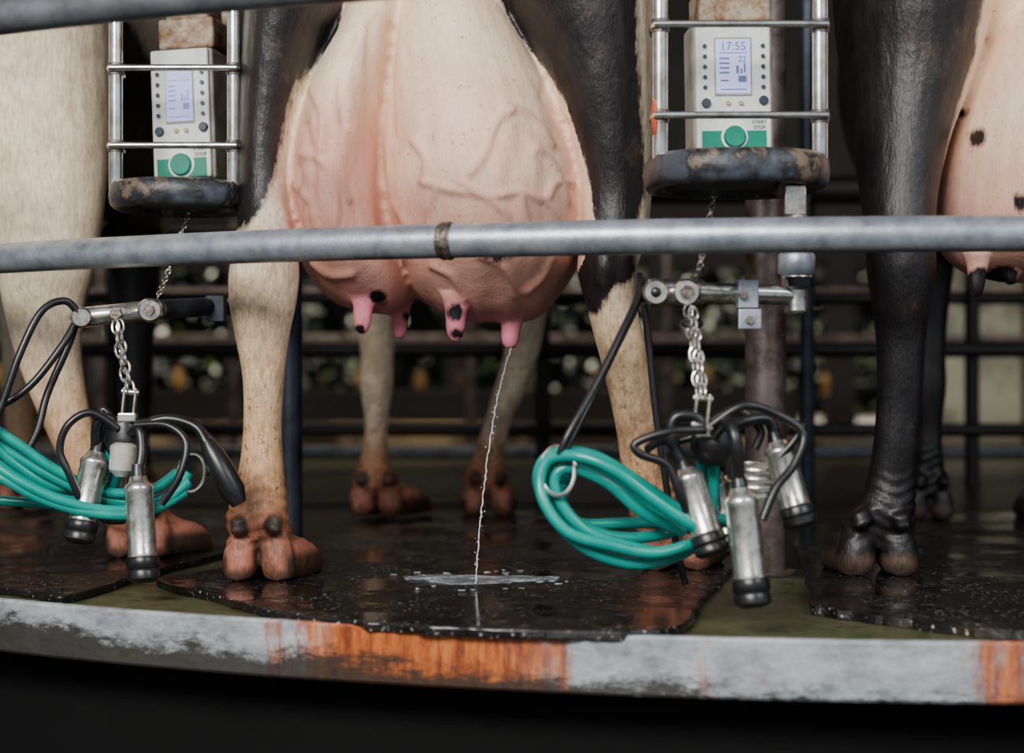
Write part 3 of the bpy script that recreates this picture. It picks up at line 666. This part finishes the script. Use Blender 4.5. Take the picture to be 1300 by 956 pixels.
tubes(E,'coils',TEAL,[
 [(903,548,2.54),(906,600,2.56),(902,650,2.56),(880,695,2.53),(815,716,2.5),(750,700,2.49),(705,660,2.49),(684,615,2.5),(690,585,2.5),(715,574,2.5),(760,581,2.52),(820,618,2.54),(870,650,2.56),(925,660,2.58)],
 [(892,548,2.56),(890,600,2.58),(884,650,2.58),(850,676,2.56),(780,682,2.53),(722,656,2.52),(698,618,2.52),(702,592,2.52),(735,588,2.54),(785,612,2.56),(835,652,2.58),(890,672,2.6),(930,640,2.6)],
 [(880,690,2.5),(830,702,2.48),(772,692,2.47),(722,676,2.47),(692,640,2.48),(686,606,2.49),(700,582,2.49),(738,580,2.47),(782,598,2.46),(830,634,2.46),(880,668,2.47),(905,680,2.5)],
 [(870,662,2.6),(800,664,2.6),(735,664,2.58),(712,640,2.57),(720,612,2.57),(700,600,2.56)],
 [(860,706,2.52),(800,694,2.5),(748,676,2.5),(716,645,2.5),(704,610,2.5),(722,594,2.5),(770,612,2.5),(815,650,2.51),(868,676,2.53)]],.0084,16)
m=MB(); c=S(708,598,2.49); m.tube([c+Vector((.024*math.cos(a),.008*math.sin(a),.034*math.sin(a))) for a in np.linspace(0,2*math.pi,25)[:-1]],.0033,8,True); m.obj('hose_ring',STEEL,E)
E=empty('vacuum_hose')
tubes(E,'hoses',RUBBER,[
 [(812,348,2.6),(808,380,2.58),(785,430,2.54),(750,500,2.5),(722,550,2.48),(710,578,2.48)],
 [(816,352,2.62),(806,392,2.6),(780,446,2.56),(748,512,2.52),(728,552,2.5),(716,576,2.49)],
 [(818,386,2.64),(824,440,2.64),(832,520,2.64),(845,610,2.64),(858,690,2.64),(870,741,2.66)]],.0052)
E=empty('milking_cluster')
shell(E,S(124,568,2.85),S(99,690,2.82),1,.0222); shell(E,S(175,598,2.8),S(183,740,2.78),2,.0225); shell(E,S(150,585,2.92),S(144,665,2.92),3,.02)
m=MB(); m.rev(S(262,560,2.85),S(304,640,2.84),[(0,.011),(.2,.018),(.4,.02),(.8,.021),(1,.012)],20); m.obj('liner_4',RUBBER,E)
m=MB(); m.rev(S(158,528,2.86),S(161,590,2.86),[(0,.012),(.1,.028),(.45,.034),(.6,.034),(.9,.024),(1,.012)],24); m.obj('claw_top',RUBBER,E)
m=MB(); m.rev(S(158,562,2.83),S(155,605,2.83),[(0,.014),(.1,.022),(.8,.022),(1,.012)],28); m.obj('claw_bowl',GLASS,E)
latch(E,164,512,2.84,math.radians(6))
m=MB(); m.box(S(162,530,2.84),(.03,.02,.016)); m.obj('claw_bracket',STEEL,E,False,.003)
tubes(E,'short_milk_tubes',RUBBER,[
 [(152,552,2.85),(140,532,2.84),(124,538,2.84),(122,570,2.85)],
 [(164,552,2.84),(176,545,2.82),(180,570,2.81),(176,600,2.8)],
 [(168,545,2.86),(210,532,2.86),(248,542,2.86),(264,566,2.85),(285,600,2.85)]],.0088)
tubes(E,'pulse_tubes',RUBBER,[
 [(150,545,2.83),(115,524,2.82),(86,540,2.81),(76,572,2.81),(88,602,2.81),(104,640,2.82)],
 [(172,540,2.82),(212,540,2.81),(236,562,2.8),(228,604,2.79),(205,640,2.79)],
 [(172,536,2.85),(225,536,2.87),(266,556,2.88),(282,590,2.88),(262,600,2.88)],
 [(150,540,2.88),(130,520,2.88),(135,560,2.88),(142,590,2.9)]],.0062)
m=MB(); chain(m,[S(146,408,2.86),S(150,440,2.85),S(162,498,2.84)],.024,.0021); chain(m,[S(152,408,2.87),S(156,445,2.86),S(167,498,2.84)],.024,.0021); m.obj('hanging_chain',STEEL,E)
E=empty('teal_milk_hose')
tubes(E,'coils',TEAL,[
 [(148,540,2.84),(140,575,2.86),(120,612,2.88),(70,618,2.86),(20,590,2.84),(-30,550,2.82),(-100,540,2.82),(-160,580,2.85),(-120,620,2.88),(-40,632,2.9),(60,640,2.9),(150,650,2.9),(215,632,2.88),(240,600,2.88)],
 [(158,540,2.86),(152,590,2.88),(130,630,2.88),(80,634,2.84),(20,606,2.82),(-40,560,2.8)],
 [(240,612,2.86),(200,640,2.84),(140,648,2.82),(80,636,2.8),(20,608,2.79),(-40,566,2.79)],
 [(235,625,2.86),(180,652,2.83),(110,650,2.81),(50,632,2.8),(0,606,2.79),(-60,580,2.79)],
 [(225,600,2.9),(190,622,2.88),(130,624,2.86),(70,596,2.84),(20,562,2.83),(-30,530,2.82)],
 [(238,606,2.9),(200,634,2.9),(140,636,2.87),(80,612,2.85),(20,578,2.84),(-30,545,2.83)]],.0084,16)
m=MB(); c=S(243,600,2.87); m.tube([c+Vector((.022*math.cos(a),.012*math.sin(a),.03*math.sin(a))) for a in np.linspace(0,2*math.pi,25)[:-1]],.003,8,True); m.obj('hose_ring',STEEL,E)
E=empty('vacuum_hose')
tubes(E,'hoses',RUBBER,[
 [(100,398,2.86),(82,382,2.85),(52,396,2.83),(24,452,2.81),(0,520,2.8),(-30,580,2.79)],
 [(98,406,2.88),(78,440,2.86),(40,488,2.84),(0,515,2.83),(-50,530,2.82)],
 [(96,412,2.9),(86,440,2.9),(60,500,2.88),(48,545,2.86),(30,580,2.84)]],.0062)

# ------------------------------------------------------------------ building + outdoors
CONC=M('barn_concrete',(100,86,64),(50,43,34),2.2,0.5,0.0,0.38,0.62,0.2,20)
WALLD=M('dark_cladding',(30,25,22),(16,14,13),2.5,0.8)
ROOFM=M('roof_sheet',(46,42,38),(32,29,28),2,0.8)
MB().box((0,-1.9,-.93),(16,9,.06)).obj('floor_pit',DARK,None,False)
MB().box((0,9.2,-.07),(24,7.9,.1)).obj('floor',CONC,None,False)
MB().box((0,4.1,3.3),(15,10.4,.08)).obj('ceiling',ROOFM,None,False)
MB().box((0,9.0,2.17),(15,.12,2.2)).obj('wall_back',WALLD,None,False)
MB().box((-7.4,4.1,1.2),(.12,10.2,4.1)).obj('wall_left',WALLD,None,False)
MB().box((7.4,4.1,1.2),(.12,10.2,4.1)).obj('wall_right',WALLD,None,False)
GREYW=M('pale_block_wall',(168,168,148),(92,90,76),1.6,0.8,0,.42,.6)
MB().box((4.6,7.6,.5),(4.2,.15,1.1)).obj('low_block_wall',GREYW,None,False,.01)
LITFLOOR=M('lit_floor_beige',(186,162,116),(60,48,36),1.3,0.7,0,.42,.54)  # pale beige stands for light on the far floor
E=empty('feed_manger')
m=MB(); m.box((-2.2,6.2,.04),(7.6,.14,.13)); m.obj('lit_floor_strip',LITFLOOR,E,False,.02)  # added curb, imitates the band of lit floor beyond the platform
m=MB(); m.box((-2.2,6.9,.12),(7.6,.10,.30)); m.obj('back_curb',WALLD,E,False,.02)
YEL=M('stall_yellow',(168,128,66),(62,52,36),3.5,0.6,0,.42,.56); m=MB()
x=-5.6
while x<1.9:
    q=random.uniform(.6,1.25); m.ball((x,6.95,.29+.035*q),(.034*q,.05,.07*q)); m.tube([(x,6.95,.24),(x,6.95,.34)],.018,8)
    x+=random.uniform(.12,.42)
m.obj('feed_heads',YEL,E)
E=empty('stall_railing')
DK=M('rail_dark',(22,18,18),(38,32,30),8,0.5,0.3)
m=MB()
for z,r,y in((.43,.026,2.75),(.17,.022,2.75),(.60,.022,2.8),(.80,.03,2.8),(.96,.05,2.85)): m.tube([(-6,y,z),(6,y,z)],r,12)
for x in np.arange(-5.5,6,1.4): m.tube([(x,2.78,-.015),(x,2.78,1.3)],.025,12)
m.obj('rails',DK,E)
E=empty('stall_railing'); m=MB()
for z in(.52,.74): m.tube([(-6,5.6,z),(6,5.6,z)],.03,10)
for x in(-5.3,-4.1,-3.3,-2.0,-1.35,-.2,.75,1.3,2.5,3.1,4.4,5.2): m.tube([(x,5.6,-.02),(x,5.6,1.1)],.028,10)
m.obj('rails',POST,E)
E=empty('lower_manger_rail'); m=MB(); m.tube([(-5,3.6,.06),(5,3.6,.06)],.026,12)
for x in np.arange(-4.6,5,1.7): m.tube([(x,3.6,-.015),(x,3.6,.06)],.02,10)
m.obj('rail',GALVD,E)
for x in(-4.5,-2.9,-1.5,-.35,1.0,2.2,4.6):
    MB().box((x,8.9,.55),(.2,.16,1.2)).obj('shed_column',WALLD,None,False,.01)
GR=M('sunlit_ground',(150,138,84),(110,122,58),1.5,0.9)
MB().box((0,24,-.08),(60,22,.1)).obj('grass_ground',GR,None,False)
def leafmat(name,c1,c2,tr):
    m=M(name,c1,c2,3,.55); nt=m.node_tree; b=nt.nodes['Principled BSDF']; out=nt.nodes['Material Output']
    t=nt.nodes.new('ShaderNodeBsdfTranslucent'); t.inputs[0].default_value=lin(*c1)
    mx=nt.nodes.new('ShaderNodeMixShader'); mx.inputs[0].default_value=tr
    nt.links.new(b.outputs[0],mx.inputs[1]); nt.links.new(t.outputs[0],mx.inputs[2]); nt.links.new(mx.outputs[0],out.inputs[0]); return m
FOL=[M('leaf_dark',(14,20,11),(24,32,16),3,0.7),leafmat('leaf_mid',(80,104,44),(100,110,52),.4),leafmat('sky_gap_leaf',(246,250,228),(238,242,196),.8)]  # palest leaves imitate bright sky showing through gaps in the hedge
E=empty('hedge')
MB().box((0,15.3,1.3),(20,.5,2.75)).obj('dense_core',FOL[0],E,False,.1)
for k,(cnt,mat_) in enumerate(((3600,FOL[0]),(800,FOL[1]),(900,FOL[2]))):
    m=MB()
    for i in range(cnt):
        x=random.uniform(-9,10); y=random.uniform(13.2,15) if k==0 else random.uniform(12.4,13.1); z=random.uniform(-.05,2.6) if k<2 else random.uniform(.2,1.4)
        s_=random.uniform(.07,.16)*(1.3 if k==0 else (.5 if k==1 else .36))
        a=Vector((random.gauss(0,1),random.gauss(0,.5),random.gauss(0,1))).normalized(); b_=a.orthogonal().normalized(); 
        b0=len(m.v); c=Vector((x,y,z)); 
        for q in(a*s_,b_*s_*.6,-a*s_,-b_*s_*.6): m.v.append(tuple(c+q))
        m.f.append((b0,b0+1,b0+2,b0+3))
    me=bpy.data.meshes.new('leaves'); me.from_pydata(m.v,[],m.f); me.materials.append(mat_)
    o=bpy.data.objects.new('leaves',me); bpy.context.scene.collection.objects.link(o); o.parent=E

# ------------------------------------------------------------------ light
w=bpy.data.worlds.new('sky'); bpy.context.scene.world=w; w.use_nodes=True
bg=w.node_tree.nodes['Background']; bg.inputs[0].default_value=(0.80,0.90,1.0,1); bg.inputs[1].default_value=0.6
def area(name,loc,target,size,power,col):
    l=bpy.data.lights.new(name,'AREA'); l.shape='RECTANGLE'; l.size=size[0]; l.size_y=size[1]; l.energy=power; l.color=col
    o=bpy.data.objects.new(name,l); bpy.context.scene.collection.objects.link(o); o.location=loc
    o.rotation_euler=(Vector(target)-Vector(loc)).to_track_quat('-Z','Y').to_euler(); return o
area('added_front_light',(-1.4,-4.0,2.4),(0,0,.6),(2.2,1.1),300,(1,.97,.91))  # added key light, boosts the daylight from the open front
area('added_front_light',(2.8,-3.2,2.6),(.3,0,.5),(1.6,1.0),60,(.95,.97,1))  # added weaker light from the front right, no fitting there
area('added_backdrop_light',(-1,5.2,3.1),(-1,6.6,0),(4,.3),80,(1,.9,.72))  # added to brighten the far floor band, no real fitting
area('added_backdrop_light',(3.6,5.2,3.1),(4.2,7.6,.5),(3,.3),70,(1,.97,.88))  # second added light, brightens the low block wall
sun=bpy.data.lights.new('sun','SUN'); sun.energy=10; sun.angle=.02; sun.color=(1,.95,.82)
o=bpy.data.objects.new('sun',sun); bpy.context.scene.collection.objects.link(o); o.rotation_euler=(math.radians(-34),math.radians(12),0)

cam=bpy.data.cameras.new('camera'); cam.sensor_width=36; cam.lens=F*36/1300; cam.clip_start=.05
cam.dof.use_dof=True; cam.dof.focus_distance=2.9; cam.dof.aperture_fstop=2.3
co_=bpy.data.objects.new('camera',cam); bpy.context.scene.collection.objects.link(co_); co_.location=(0,-3,CZ); co_.rotation_euler=(math.radians(90),0,0)
bpy.context.scene.camera=co_
